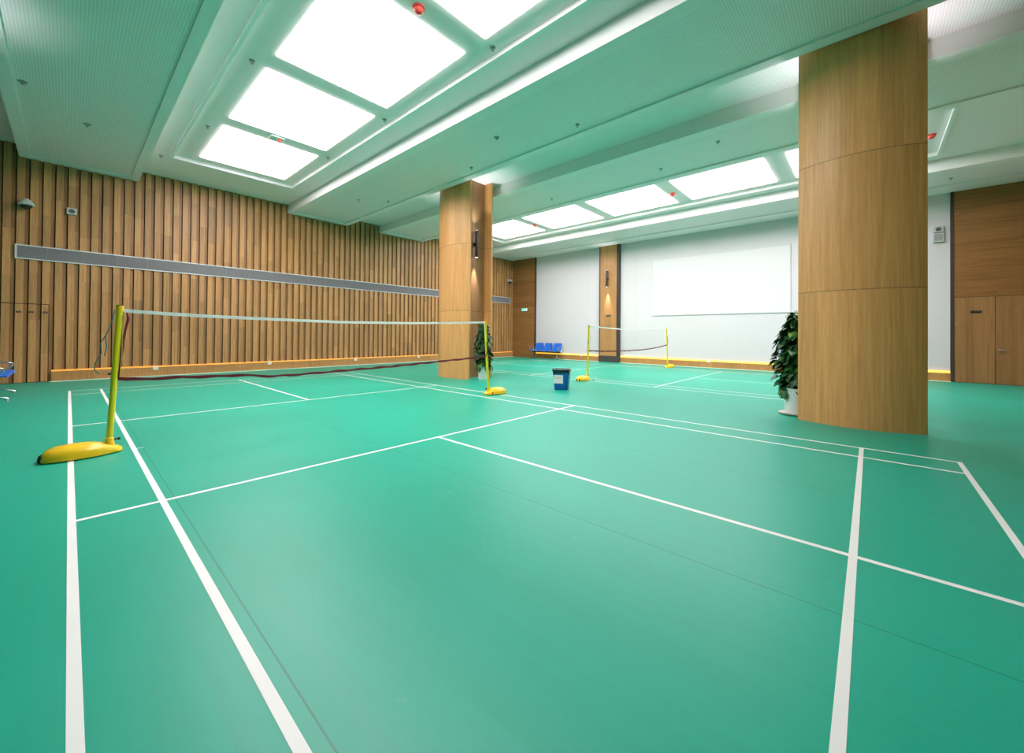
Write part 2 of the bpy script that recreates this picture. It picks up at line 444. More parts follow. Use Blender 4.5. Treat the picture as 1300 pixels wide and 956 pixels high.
# double door
d1 = bpy.data.objects.new('door_1', None); COL.objects.link(d1); d1.location = (XR-0.065, -8.575, 0); struct(d1)
for (ya_, yb_) in ((0.008, 0.765), (-0.90, -0.004)):
    b = MB(); b.box((0.0, ya_, 0.008), (0.022, yb_, 2.43)); lf = b.build('door_leaf', M['doorwood'], d1, bevel=0.003)
    if ya_ < 0:
        b = MB()
        b.tube([(-0.001, -0.055, 0.945), (-0.012, -0.055, 0.945)], 0.028, n=20)
        b.tube([(-0.01, -0.055, 0.945), (-0.05, -0.055, 0.945), (-0.056, -0.065, 0.945), (-0.058, -0.20, 0.938)], [0.010, 0.010, 0.011, 0.009], n=12)
        b.build('door_handle', M['steel'], lf, smooth=True)
        b = MB(); b.tube([(-0.001, -0.055, 0.86), (-0.012, -0.055, 0.86)], 0.024, n=20); b.build('lock', M['steel'], lf, smooth=True)
    else:
        for z in (0.35, 1.68):
            b = MB(); b.tube([(-0.004, 0.752, z-0.05), (-0.004, 0.752, z+0.05)], 0.007, n=10); b.build('hinge', M['steel'], lf, smooth=True)
b = MB(); b.box((-0.006, -0.105, -0.034), (0.006, 0.105, 0.034))
sg = thing('door_sign', 'small dark rectangular sign plate on the left leaf of the wooden double door', 'sign', (XR-0.0721, -8.22, 2.012))
b.build('plate', M['sign_dark'], sg, bevel=0.003)
for i, w in enumerate((0.022, 0.018, 0.024, 0.02)):
    b = MB(); y = 0.07 - i*0.042; b.box((-0.0085, y-w, -0.011), (-0.0055, y, 0.011))
    b.build('character', M['sign_text'], sg)

# skirting ledges with hidden amber light
b = MB(); yb0 = 9.36
b.box((-0.29, yb0, 0.0), (XR-0.075, 9.402, 0.255))
bl = struct(b.build('baseboard_left', M['board']))
b = MB(); b.box((-0.285, yb0+0.004, 0.255), (XR-0.08, 9.402, 0.295)); b.build('light_strip', M['glow'], bl)
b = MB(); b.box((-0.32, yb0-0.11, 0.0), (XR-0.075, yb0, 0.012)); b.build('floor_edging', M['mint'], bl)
b = MB(); xb0 = XR-0.05
for (y0, y1) in ((3.73, 7.70), (-7.73, 2.66)): b.box((xb0, y0, 0.0), (XR, y1, 0.245))
br = struct(b.build('baseboard_right', M['board_r']))
b = MB()
for (y0, y1) in ((3.735, 7.695), (-7.725, 2.655)): b.box((xb0+0.004, y0, 0.245), (XR, y1, 0.310))
b.build('light_strip', M['glow_r'], br)
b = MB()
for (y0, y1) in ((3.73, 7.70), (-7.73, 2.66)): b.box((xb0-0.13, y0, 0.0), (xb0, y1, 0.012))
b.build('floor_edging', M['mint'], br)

# ------------------------------------------------------------------ pillars: two bowed wooden shells either side of a narrower core
def pillar(label, cx, cy):
    t = thing('pillar', label, 'pillar', (cx, cy, 0), 0, 'wood clad pillars')
    hw = 0.70
    def arc(sg):
        pts = []
        for i in range(25):
            u = -1 + 2*i/24
            pts.append((sg*(0.45 + 0.20*(1 - u*u)), u*hw))
        return pts
    for sg, nm in ((-1, 'front_shell'), (1, 'back_shell')):
        outer = arc(sg); inner = [(sg*0.40, hw), (sg*0.40, -hw)]
        b = MB(); b.prism(outer + inner, 0.0, ZHI)
        b.build(nm, M['pillar'], t, smooth=True)
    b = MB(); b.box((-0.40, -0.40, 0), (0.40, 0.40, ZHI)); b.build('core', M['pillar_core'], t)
    return t
pillar('bowed wooden pillar standing between the courts behind the right end of the near net', 7.95, 3.15)
pillar('broad bowed wooden pillar at right foreground, partly hiding a potted plant', 7.95, -5.86)

# ------------------------------------------------------------------ tube wall lamps
def wall_lamp(label, loc, rz, up=80):
    t = thing('wall_lamp', label, 'wall lamp', loc, rz, 'black tube wall lamps')   # local -Y points away from the wall
    b = MB(); b.lathe([(0.0, -0.39), (0.038, -0.39), (0.040, -0.385), (0.040, 0.385), (0.038, 0.39), (0.0, 0.39)], (0, -0.11, 0), 24, caps=False)
    b.build('tube', M['lamp_black'], t, smooth=True)
    b = MB(); b.box((-0.03, -0.085, -0.05), (0.03, 0.0, 0.05)); b.build('bracket', M['lamp_black'], t, bevel=0.004)
    for s in (-1, 1):
        b = MB(); b.lathe([(0.0, s*0.391), (0.030, s*0.391), (0.030, s*0.394), (0.0, s*0.394)], (0, -0.11, 0), 20, caps=False)
        b.build('lens', M['lens'], t, smooth=True)
        li = bpy.data.lights.new('lamp_beam', 'SPOT'); li.energy = 260 if s < 0 else up
        li.spot_size = math.radians(34 if s < 0 else 84); li.spot_blend = 1.0; li.shadow_soft_size = 0.03
        li.color = (1.0, 0.93, 0.88) if s < 0 else (0.86, 0.93, 1.0)
        lo = bpy.data.objects.new('lamp_beam', li); COL.objects.link(lo); lo.parent = t
        lo.location = (0, -0.11, s*0.40); lo.rotation_euler = (0.06 if s < 0 else PI + 0.22, 0, 0)
    return t
ZS = 3.92
wall_lamp('black tube wall lamp in the recess of the pillar behind the near net', (7.93, 3.15-0.40, ZS), 0)
wall_lamp('black tube wall lamp on the wood pilaster of the white wall', (XR-PD, 3.25, ZS+0.01), -PI/2, 25)
wall_lamp('black tube wall lamp on the slatted-wall side of the pillar behind the near net', (7.97, 3.15+0.40, ZS), PI)
wall_lamp('black tube wall lamp on the plant side of the broad foreground pillar', (7.97, -5.86+0.40, ZS), PI)
wall_lamp('black tube wall lamp on the door side of the broad foreground pillar', (7.93, -5.86-0.40, ZS), 0)

# ------------------------------------------------------------------ linear air grilles on the slatted wall
def grille(label, x0, x1):
    z0, z1 = 3.02, 3.37; yf = 9.375
    w = x1 - x0
    t = thing('air_grille', label, 'air vent', ((x0+x1)/2, 9.402, z0), 0, 'air grilles on the slatted wall')
    b = MB(); h = z1 - z0; d = 9.402 - yf
    for a, c in (((-w/2, -d, 0), (w/2, 0, 0.028)), ((-w/2, -d, h-0.028), (w/2, 0, h)),
                 ((-w/2, -d, 0.028), (-w/2+0.035, 0, h-0.028)), ((w/2-0.035, -d, 0.028), (w/2, 0, h-0.028))):
        b.box(a, c)
    b.build('frame', M['alu'], t)
    b = MB(); b.box((-w/2+0.035, -0.004, 0.028), (w/2-0.035, 0, h-0.028)); b.build('backing', M['vent_back'], t)
    b = MB(); n = 13
    for i in range(n):
        z = 0.035 + (h-0.07)*(i+0.5)/n
        b.face([(-w/2+0.035, -d+0.002, z-0.011), (w/2-0.035, -d+0.002, z-0.011), (w/2-0.035, -0.006, z+0.006), (-w/2+0.035, -0.006, z+0.006)])
    x = -w/2 + 0.5
    while x < w/2 - 0.1:
        b.box((x-0.003, -d+0.004, 0.028), (x+0.003, -0.004, h-0.028)); x += 0.62
    b.build('louvre', M['fin'], t)
grille('very long grey linear air grille with white frame across the slatted wall', -0.89, 12.3)
grille('short grey air grille near the far corner of the slatted wall', 15.02, 16.78)

# dome cameras
def dome(label, loc):
    t = thing('security_camera', label, 'security camera', loc, 0, 'dome cameras on the slatted wall')
    b = MB(); b.box((-0.08, -0.02, -0.02), (0.08, 0.001, 0.16)); b.box((-0.05, -0.17, 0.05), (0.05, -0.02, 0.10)); b.build('bracket', M['cam'], t, bevel=0.006)
    b = MB(); b.lathe([(0.0, 0.16), (0.035, 0.158), (0.06, 0.13), (0.10, 0.08), (0.135, 0.03), (0.14, 0.0), (0.12, -0.012), (0, -0.012)], (0, -0.17, 0), 28, caps=False)
    b.build('housing', M['cam'], t, smooth=True)
    b = MB(); b.lathe([(0.095, -0.012), (0.092, -0.04), (0.065, -0.075), (0.03, -0.09), (0.0, -0.093)], (0, -0.17, 0), 24, caps=False)
    b.build('lens_dome', M['black'], t, smooth=True)
dome('grey dome security camera high at the left end of the slatted wall', (-0.72, 9.402, 4.31))
dome('grey dome security camera high on the slatted wall near the far corner', (16.58, 9.402, 4.25))

def wall_speaker(label, loc, rz, w, h, d, mat, tilt=0.0, cat='speaker', group=None):
    t = thing('wall_speaker', label, cat, loc, rz, group)
    b = MB(); b.box((-w/2, -d, -h/2), (w/2, 0, h/2)); b.build('cabinet', mat, t, bevel=0.008)
    b = MB(); b.lathe([(0.0, 0), (h*0.30, 0), (h*0.33, 0.004), (h*0.30, 0.008), (h*0.12, 0.001), (0, 0.001)], (0, 0, 0), 24, caps=False)
    o = b.build('cone', M['dgrey'], t, smooth=True); o.rotation_euler = (PI/2, 0, 0); o.location = (0, -d-0.0005, 0)
    return t
wall_speaker('small white square speaker beside the dome camera on the slatted wall', (0.015, 9.402, 4.355), 0, 0.18, 0.17, 0.05, M['cam'])
wall_speaker('upper of two grey boxes on the white wall beside the door bay', (XR, -7.49, 4.46), -PI/2, 0.21, 0.18, 0.10, M['cam'], group=None)
t = thing('control_box', 'lower of two grey boxes on the white wall beside the door bay', 'wall box', (XR, -7.49, 4.215), -PI/2)
b = MB(); b.box((-0.11, -0.09, -0.13), (0.11, 0, 0.13)); b.build('housing', M['cam'], t, bevel=0.006)
b = MB(); b.box((-0.085, -0.096, -0.085), (0.085, -0.0895, 0.105)); b.build('front_panel', M['grey'], t, bevel=0.003)

# power outlets
names = ['leftmost on the slatted-wall skirting behind the near net post', 'second from the left on the slatted-wall skirting',
         'third from the left on the slatted-wall skirting', 'on the slatted-wall skirting next to the pillar']
def outlet(label, loc, rz):
    t = thing('power_outlet', label, 'power outlet', loc, rz, 'white sockets along the skirting')
    b = MB(); b.box((-0.055, -0.012, -0.045), (0.055, 0, 0.045)); b.build('plate', M['outlet'], t, bevel=0.004)
    b = MB()
    for x, z, a in ((-0.012, -0.008, 0.5), (0.012, -0.008, -0.5), (0, 0.016, 0)):
        b.box((x-0.003, -0.0135, z-0.009), (x+0.003, -0.0118, z+0.009))
    b.build('socket_hole', M['dgrey'], t)
for x, nm in zip((1.67, 4.58, 7.63, 10.6), names): outlet('white power outlet, ' + nm, (x, yb0-0.0005, 0.225), 0)
outlet('white power outlet on the white-wall skirting in front of the pilaster net post', (xb0-0.0005, 4.0, 0.215), -PI/2) if False else None
outlet('white power outlet on the white-wall skirting right of the far net', (xb0-0.0005, -1.17, 0.262), -PI/2)
outlet('white power outlet on the white-wall skirting between blue bench and pilaster', (xb0-0.0005, 4.75, 0.262), -PI/2)

# exit sign
t = thing('exit_sign', 'small lit green exit sign on the dark corner panelling', 'sign', (XR-0.062, 8.48, 2.66), -PI/2)
b = MB(); b.box((-0.21, -0.03, -0.085), (0.21, 0, 0.085)); b.build('housing', M['grey'], t, bevel=0.005)
b = MB(); b.box((-0.19, -0.032, -0.07), (0.10, -0.0295, 0.07)); b.build('sign_face', M['exit_green'], t)
b = MB(); y = -0.034
b.box((-0.015, y, 0.028), (0.015, y+0.002, 0.055))
mt = Matrix.Translation((0, 0, 0))
b.box((-0.02, y, -0.015), (0.015, y+0.002, 0.025)); b.box((-0.05, y, 0.008), (-0.02, y+0.002, 0.02)); b.box((0.015, y, 0.0), (0.045, y+0.002, 0.012))
b.box((-0.04, y, -0.055), (-0.02, y+0.002, -0.015)); b.box((0.008, y, -0.05), (0.035, y+0.002, -0.012))
b.box((-0.15, y, -0.006), (-0.08, y+0.002, 0.006)); b.face([(-0.175, y, 0), (-0.14, y, 0.025), (-0.14, y, -0.025)])
b.build('pictogram', M['exit_white'], t)
b = MB(); b.box((0.12, -0.032, -0.06), (0.19, -0.0295, 0.06)); b.build('side_light', M['exit_white'], t)

# small plate on pilaster
t = thing('door_closer_plate', 'small brushed half-round metal fitting on the pilaster below its lamp', 'wall fitting', (XR-PD, 3.22, 2.20), -PI/2)
t.name = 'wall_fitting'
b = MB(); ring = [(0.14*math.cos(a), 0.07*math.sin(a)) for a in [PI + PI*i/16 for i in range(17)]]
b.rings([[(x, -0.0, z+0.035) for x, z in ring], [(x*0.8, -0.07, z*0.8+0.035) for x, z in ring]])
b.build('bowl', M['steel'], t, smooth=True)

# projection board
t = thing('projection_screen', 'large blank white rectangular projection screen on the white wall', 'screen', (XR, -1.365, 2.13), -PI/2)
b = MB(); W, H = 5.04, 2.43
b.box((-W/2, -0.03, 0), (W/2, 0, H)); b.build('frame', M['screen_edge'], t)
b = MB(); b.box((-W/2+0.012, -0.034, 0.012), (W/2-0.012, -0.0295, H-0.012)); b.build('screen_surface', M['screen'], t)

# ------------------------------------------------------------------ net posts
def net_post(label, px, lean, direction, wheels=True, sticker=False):
    """direction = +1: weighted tail points to -X (left-hand post); -1: mirrored"""
    t = thing('net_post', label, 'net post', (px, 0, 0), 0 if direction > 0 else PI, 'yellow badminton net posts')
    # weighted base: long pebble, broad at the tail, slim nose under the pole
    b = MB(); rings = []
    n = 28; stations = 15
    prof = [(-0.52, .05, .05), (-0.505, .085, .085), (-0.47, .115, .115), (-0.40, .142, .135), (-0.30, .155, .142), (-0.18, .150, .140),
            (-0.08, .128, .125), (-0.01, .098, .098), (0.05, .075, .075), (0.085, .058, .062), (0.105, .035, .048), (0.112, .012, .034)]
    for x, w, h in prof:
        x *= 0.90; r = []
        for kk in range(n):
            a = 2*PI*kk/n; cs, sn = math.cos(a), math.sin(a)
            yy = w*math.copysign(abs(cs)**0.75, cs); zz = 0.012 + (h-0.012)*max(0, math.copysign(abs(sn)**0.8, sn))
            if sn < 0: zz = 0.012*(1+sn*0.9); yy *= 1 - 0.05*abs(sn)
            r.append((x, yy, zz))
        rings.append(r)
    b.rings(rings); b.build('base', M['yellow_base'], t, smooth=True)
    b = MB(); b.lathe([(0.045, 0.06), (0.042, 0.10), (0.036, 0.112), (0.036, 0.155), (0.028, 0.16), (0.0, 0.16)], (0, 0, 0), 24, caps=False)
    b.build('collar', M['yellow_base'], t, smooth=True)
    b = MB(); b.tube([(0.03, -0.0, 0.135), (0.07, 0, 0.135)], [0.008, 0.008]); b.tube([(0.062, 0, 0.135), (0.082, 0, 0.135)], 0.014)
    b.build('knob', M['black'], t, smooth=True)
    b = MB(); b.tube([(0, 0, 0.12), (lean*direction*0.5, 0, 0.83), (lean*direction, 0, 1.545)], [0.0265, 0.026, 0.0255], n=18)
    b.build('pole', M['yellow_pole'], t, smooth=True)
    lx = lean*direction
    b = MB(); b.tube([(lx*0.99, 0, 1.49), (lx, 0, 1.553)], 0.031, n=18); b.build('pole_head', M['yellow_base'], t, smooth=True)
    b = MB(); b.tube([(lx, 0, 1.551), (lx, 0, 1.560)], 0.029, n=18); b.build('cap', M['dark_edge'], t, smooth=True)
    for s in (-1, 1):
        b = MB(); b.tube([(-0.452, s*0.045-0.012, 0.034), (-0.452, s*0.045+0.012, 0.034)], 0.034, n=18)
        b.build('wheel', M['black'], t, smooth=True)
    b = MB(); lxm = lx*0.55
    b.tube([(lxm-0.03, 0, 0.83), (lxm-0.055, 0, 0.83)], 0.012); b.build('cleat', M['dark_edge'], t, smooth=True)
    if sticker:
        b = MB(); b.lathe([(0, 0), (0.03, 0), (0.03, 0.004), (0, 0.004)], (0, 0, 0), 16, caps=False)
        o = b.build('red_wheel', M['red'], t, smooth=True); o.rotation_euler = (PI/2, 0, 0); o.location = (-0.03, 0.108, 0.045)
    return t
P0 = net_post('yellow net post with wheeled base at the left end of the near net', 0.29, 0.065, 1)
P1 = net_post('yellow net post at the right end of the near net, red mark on its base', 5.875, -0.115, -1, sticker=True)
P2 = net_post('yellow net post at the left end of the far net beside the blue bin', 9.79, 0.065, 1)
P3 = net_post('yellow net post at the right end of the far net near the white wall', 15.78, -0.13, -1)

POSTS = [P0, P1, P2, P3]
# ------------------------------------------------------------------ nets
def net(label, top, bot, ropes):
    t = thing('badminton_net', label, 'net', ((top[0][0]+top[-1][0])/2, 0, 0), 0, 'badminton nets')
    ox = t.location.x
    x0, x1 = top[0][0], top[-1][0]
    T = lambda x: interp(top, x)
    nst = 60; xs = [x0 + (x1-x0)*i/nst for i in range(nst+1)]
    # white head band, folded over its cord
    b = MB(); rings = []
    for x in xs:
        zt = T(x) + 0.0012*math.sin(x*23); y = 0.002*math.sin(x*9)
        rings.append([(x-ox, y-0.004, zt), (x-ox, y+0.004, zt), (x-ox, y+0.005, zt-0.038), (x-ox, y-0.005, zt-0.038)])
    b.rings(rings); b.build('head_band', M['tape'], t)
    bx0, bx1 = bot[0][0], bot[-1][0]
    B = lambda x: interp(bot, x)
    b = MB(); pts = []
    for i in range(81):
        x = bx0 + (bx1-bx0)*i/80
        pts.append((x-ox, 0.004*math.sin(x*7), B(x) + 0.004*math.sin(x*17)))
    rings = []
    for i, p in enumerate(pts):
        h = 0.016 + 0.003*math.sin(i*1.3)
        rings.append([(p[0], p[1]-0.006, p[2]+h), (p[0], p[1]+0.006, p[2]+h), (p[0], p[1]+0.007, p[2]-h), (p[0], p[1]-0.007, p[2]-h)])
    b.rings(rings); b.build('bottom_band', M['maroon'], t)
    # knotted mesh
    b = MB(); w = 0.0004; nx = int((x1-x0)/0.03); nz = 26
    for i in range(1, nx):
        x = x0 + (x1-x0)*i/nx; zt, zb = T(x)-0.036, B(x)+0.01
        b.face([(x-w-ox, 0, zb), (x+w-ox, 0, zb), (x+w-ox, 0, zt), (x-w-ox, 0, zt)])
    for j in range(1, nz):
        u = j/nz
        for i in range(40):
            xa, xb_ = x0+(x1-x0)*i/40, x0+(x1-x0)*(i+1)/40
            za = T(xa)*(1-u) + B(xa)*u; zb = T(xb_)*(1-u) + B(xb_)*u
            b.face([(xa-ox, 0, za-w), (xb_-ox, 0, zb-w), (xb_-ox, 0, zb+w), (xa-ox, 0, za+w)])
    b.build('net_mesh', M['netcord'], t)
    for nm, mat, r, pts in ropes:
        b = MB(); b.tube([(p[0]-ox, p[1], p[2]) for p in pts], r, n=8); b.build(nm, M[mat], t, smooth=True)
    return t
top1 = [(0.385, 1.522), (0.6, 1.508), (1.01, 1.492), (1.66, 1.478), (2.74, 1.462), (3.94, 1.478), (5.0, 1.512), (5.73, 1.54)]
bot1 = [(0.345, 0.775), (0.41, 0.762), (0.6, 0.752), (0.87, 0.750), (1.2, 0.735), (1.45, 0.735), (1.81, 0.690), (2.2, 0.692), (2.75, 0.705), (3.64, 0.725), (4.63, 0.765), (5.77, 0.805)]
ropes1 = [
 ('side_band', 'maroon', [0.007, 0.012, 0.010, 0.011, 0.014, 0.009, 0.008, 0.009], [(0.41, -0.01, 1.48), (0.42, -0.012, 1.41), (0.40, -0.012, 1.30), (0.385, -0.012, 1.18), (0.378, -0.012, 1.10), (0.37, -0.012, 1.0), (0.358, -0.012, 0.87), (0.352, -0.004, 0.785)]),
 ('tie_cord', 'tape', 0.003, [(5.73, -0.01, 1.53), (5.74, -0.02, 1.3), (5.76, -0.03, 1.1)]),
]
net('badminton net with white head band strung across the near court', top1, bot1, ropes1)
def cord(post, name, mat, r, pts):
    sg = -1 if post.rotation_euler.z > 1 else 1; px = post.location.x
    b = MB(); b.tube([(sg*(p[0]-px), sg*p[1], p[2]) for p in pts], r, n=8); b.build(name, M[mat], post, smooth=True)
cord(POSTS[0], 'tie_cord', 'teal', 0.005, [(0.315, -0.03, 1.50), (0.29, -0.035, 1.36), (0.25, -0.035, 1.22), (0.26, -0.035, 1.12), (0.245, -0.035, 1.02)])
cord(POSTS[0], 'tie_cord', 'teal', 0.005, [(0.25, -0.035, 1.23), (0.215, -0.035, 1.16), (0.22, -0.035, 1.05), (0.18, -0.035, 0.95), (0.175, -0.035, 0.88), (0.21, -0.035, 0.83)])
cord(POSTS[0], 'tie_cord', 'yellow_rope', 0.003, [(0.37, -0.03, 1.45), (0.375, -0.035, 1.2), (0.372, -0.035, 1.0), (0.362, -0.03, 0.80)])
cord(POSTS[1], 'net_tie', 'maroon', [0.010, 0.014, 0.012, 0.015, 0.012, 0.008], [(5.79, -0.034, 1.12), (5.80, -0.036, 1.06), (5.795, -0.036, 0.98), (5.80, -0.036, 0.92), (5.79, -0.034, 0.86), (5.77, -0.006, 0.805)])
cord(POSTS[2], 'tie_cord', 'teal', 0.007, [(9.80, -0.034, 1.15), (9.77, -0.036, 1.08), (9.79, -0.036, 1.02)])
cord(POSTS[3], 'net_tie', 'maroon', 0.007, [(15.66, -0.036, 1.25), (15.69, -0.036, 1.05), (15.70, -0.034, 0.95), (15.68, -0.01, 0.90)])
top2 = [(9.895, 1.545), (10.6, 1.52), (11.91, 1.485), (13.2, 1.475), (14.42, 1.485), (15.62, 1.53)]
bot2 = [(9.86, 0.825), (10.8, 0.785), (11.91, 0.765), (13.4, 0.765), (14.6, 0.81), (15.68, 0.90)]
ropes2 = [('side_band', 'yellow_rope', 0.004, [(9.89, -0.03, 1.50), (9.88, -0.033, 1.1), (9.865, -0.02, 0.83)])]
net('badminton net with sagging maroon lower edge on the far court', top2, bot2, ropes2)

# ------------------------------------------------------------------ blue bin with black liner
def rrect(hx, hy, r, n=6):
    pts = []
    for cx, cy, a0 in ((hx-r, hy-r, 0), (-hx+r, hy-r, PI/2), (-hx+r, -hy+r, PI), (hx-r, -hy+r, 1.5*PI)):
        for i in range(n+1):
            a = a0 + PI/2*i/n; pts.append((cx + r*math.cos(a), cy + r*math.sin(a)))
    return pts
t = thing('waste_bin', 'blue plastic waste bin with black liner and white paper notice between the courts', 'bin', (7.68, -0.60, 0), math.radians(-66))
b = MB(); H = 0.46
sec = [(0.150, 0.125, 0.0), (0.156, 0.131, 0.012), (0.192, 0.158, H), (0.180, 0.146, H), (0.150, 0.120, 0.03)]
b.rings([[(x, y, z) for x, y in rrect(hx, hy, 0.05)] for hx, hy, z in sec]); b.build('bin_body', M['blue_plastic'], t, smooth=True)
b = MB(); rings = []
base = rrect(1, 1, 0.28, 8)
for z, ex, am in ((0.380, 0.004, 0.035), (0.41, 0.007, 0.02), (0.455, 0.010, 0.0), (0.472, 0.020, 0.0), (0.476, 0.006, 0), (0.462, -0.012, 0.0), (0.40, -0.022, 0), (0.20, -0.04, 0)):
    r = []
    for i, (x, y) in enumerate(base):
        f = min(z, H)/H; hx = 0.154 + 0.038*f + ex; hy = 0.129 + 0.029*f + ex
        zz = z + am*math.sin(i*0.7+0.6)*0.9 + (0.004*math.sin(i*1.9) if am == 0 else 0)
        r.append((x*hx*(1+0.004*math.sin(i*2.3)), y*hy*(1+0.006*math.sin(i*1.7)), zz))
    rings.append(r)
b.rings(rings, caps=False); b.build('bin_liner', M['liner'], t, smooth=True)
# notice on the -Y face, following its slope
sl = math.atan2(0.027, 0.448)
pm = Matrix.Translation((-0.045, -0.1305-0.027*0.5-0.0035, 0.245)) @ Matrix.Rotation(-sl, 4, 'X').inverted()
b = MB(); b.box((-0.115, -0.001, -0.095), (0.105, 0.001, 0.10), mat=pm); note = b.build('paper_notice', M['paper'], t)
for gx in (-0.075, -0.02, 0.035):
    b = MB()
    for (a, c) in (((-0.02, 0.055), (0.02, 0.060)), ((-0.018, 0.038), (0.018, 0.043)), ((-0.022, 0.018), (0.022, 0.023)), ((-0.003, 0.012), (0.003, 0.065)), ((-0.020, 0.018), (-0.015, 0.045)), ((0.014, 0.018), (0.019, 0.045))):
        b.box((gx + a[0], -0.002, a[1]), (gx + c[0], -0.001, c[1]), mat=pm)
    b.build('character', M['ink'], note)

# ------------------------------------------------------------------ waiting benches (three moulded seats on a beam)
def bench(label, loc, rz):
    t = thing('waiting_bench', label, 'bench', loc, rz, 'blue three-seat waiting benches')   # seats face local -Y, row along X
    for i in (-1, 0, 1):
        cx = i*0.60
        # one moulded shell profile, split into seat and backrest
        prof_s = [(-0.26, 0.425), (-0.245, 0.442), (-0.15, 0.432), (0.0, 0.415), (0.13, 0.418), (0.18, 0.45)]
        prof_b = [(0.185, 0.46), (0.215, 0.55), (0.245, 0.66), (0.275, 0.80), (0.285, 0.83)]
        for nm, prof in (('seat', prof_s), ('backrest', prof_b)):
            b = MB(); up, dn = [], []
            for j, (y, z) in enumerate(prof):
                u = (z-0.45)/0.4 if nm == 'backrest' else 0
                hw = 0.275 - 0.05*max(0, u)**1.5
                row_u, row_d = [], []
                for kx in range(9):
                    q = -1 + kx/4; x = cx + q*hw
                    if nm == 'seat': row_u.append((x, y, z + 0.025*q**4 + 0.004)); row_d.append((x, y, z + 0.025*q**4 - 0.008))
                    else: row_u.append((x, y - 0.03*q**4 - 0.006, z)); row_d.append((x, y - 0.03*q**4 + 0.006, z))
                up.append(row_u); dn.append(row_d)
            rings = [u_ + d_[::-1] for u_, d_ in zip(up, dn)]
            b.rings(rings); b.build(nm, M['seat_blue'], t, smooth=True)
    b = MB(); b.box((-0.93, 0.0, 0.33), (0.93, 0.06, 0.385)); b.build('beam', M['black'], t, bevel=0.006)
    for s in (-1, 1):
        x = s*0.70
        b = MB()
        b.box((x-0.02, 0.01, 0.10), (x+0.02, 0.05, 0.34))
        b.tube([(x, -0.27, 0.035), (x, -0.24, 0.05), (x, 0.03, 0.115), (x, 0.22, 0.055), (x, 0.25, 0.035)], [0.016, 0.02, 0.022, 0.02, 0.016], n=12)
        lg = b.build('leg', M['chrome'], t, smooth=True)
        for y in (-0.255, 0.235):
            b = MB(); b.lathe([(0.0, 0), (0.022, 0), (0.020, 0.022), (0.0, 0.024)], (x, y, 0), 14, caps=False)
            b.build('foot', M['grey'], lg, smooth=True)
    for x in (-0.92, 0.92):
        b = MB()
        b.tube([(x, 0.03, 0.36), (x, 0.10, 0.50), (x, 0.14, 0.60), (x, 0.08, 0.635), (x, -0.14, 0.62), (x, -0.215, 0.60), (x, -0.225, 0.56), (x, -0.17, 0.50), (x, 0.03, 0.37)], 0.014, n=10)
        b.build('armrest', M['chrome'], t, smooth=True)
    return t
b0 = bench('blue three-seat waiting bench against the wall in the far corner', (16.66, 6.72, 0), -PI/2)
dup(b0, (-0.99, 6.40, 0), PI/2, 'blue three-seat waiting bench cut off at the left edge of the view')
dup(b0, (16.66, -4.45, 0), -PI/2, 'blue three-seat waiting bench mostly hidden behind the foreground pillar and plant')

# ------------------------------------------------------------------ potted climbing plants
def leaf(b, p, d, up, ln, wd, mi):
    d = d.normalized(); s = d.cross(up)
    if s.length < 1e-3: s = Vector((1, 0, 0))
    s.normalize(); nrm = s.cross(d).normalized()
    out = [(0, 0, 0), (0.12, 0.36, 0), (0.35, 0.5, 0), (0.62, 0.40, 0), (0.85, 0.18, 0), (1.0, 0.0, 0)]
    mid = [p + d*ln*u + nrm*(-0.22*ln*u*u) for u, _, _ in out]
    lf = [mid[i] + s*wd*out[i][1] + nrm*(0.10*wd*(out[i][1]*2)) for i in range(6)]
    rt = [mid[i] - s*wd*out[i][1] + nrm*(0.10*wd*(out[i][1]*2)) for i in range(6)]
    for i in range(5):
        if i == 0:
            b.face([mid[0], lf[1], mid[1]], mi); b.face([mid[0], mid[1], rt[1]], mi)
        elif i == 4:
            b.face([mid[4], lf[4], mid[5]], mi); b.face([mid[4], mid[5], rt[4]], mi)
        else:
            b.face([mid[i], lf[i], lf[i+1], mid[i+1]], mi); b.face([mid[i], mid[i+1], rt[i+1], rt[i]], mi)
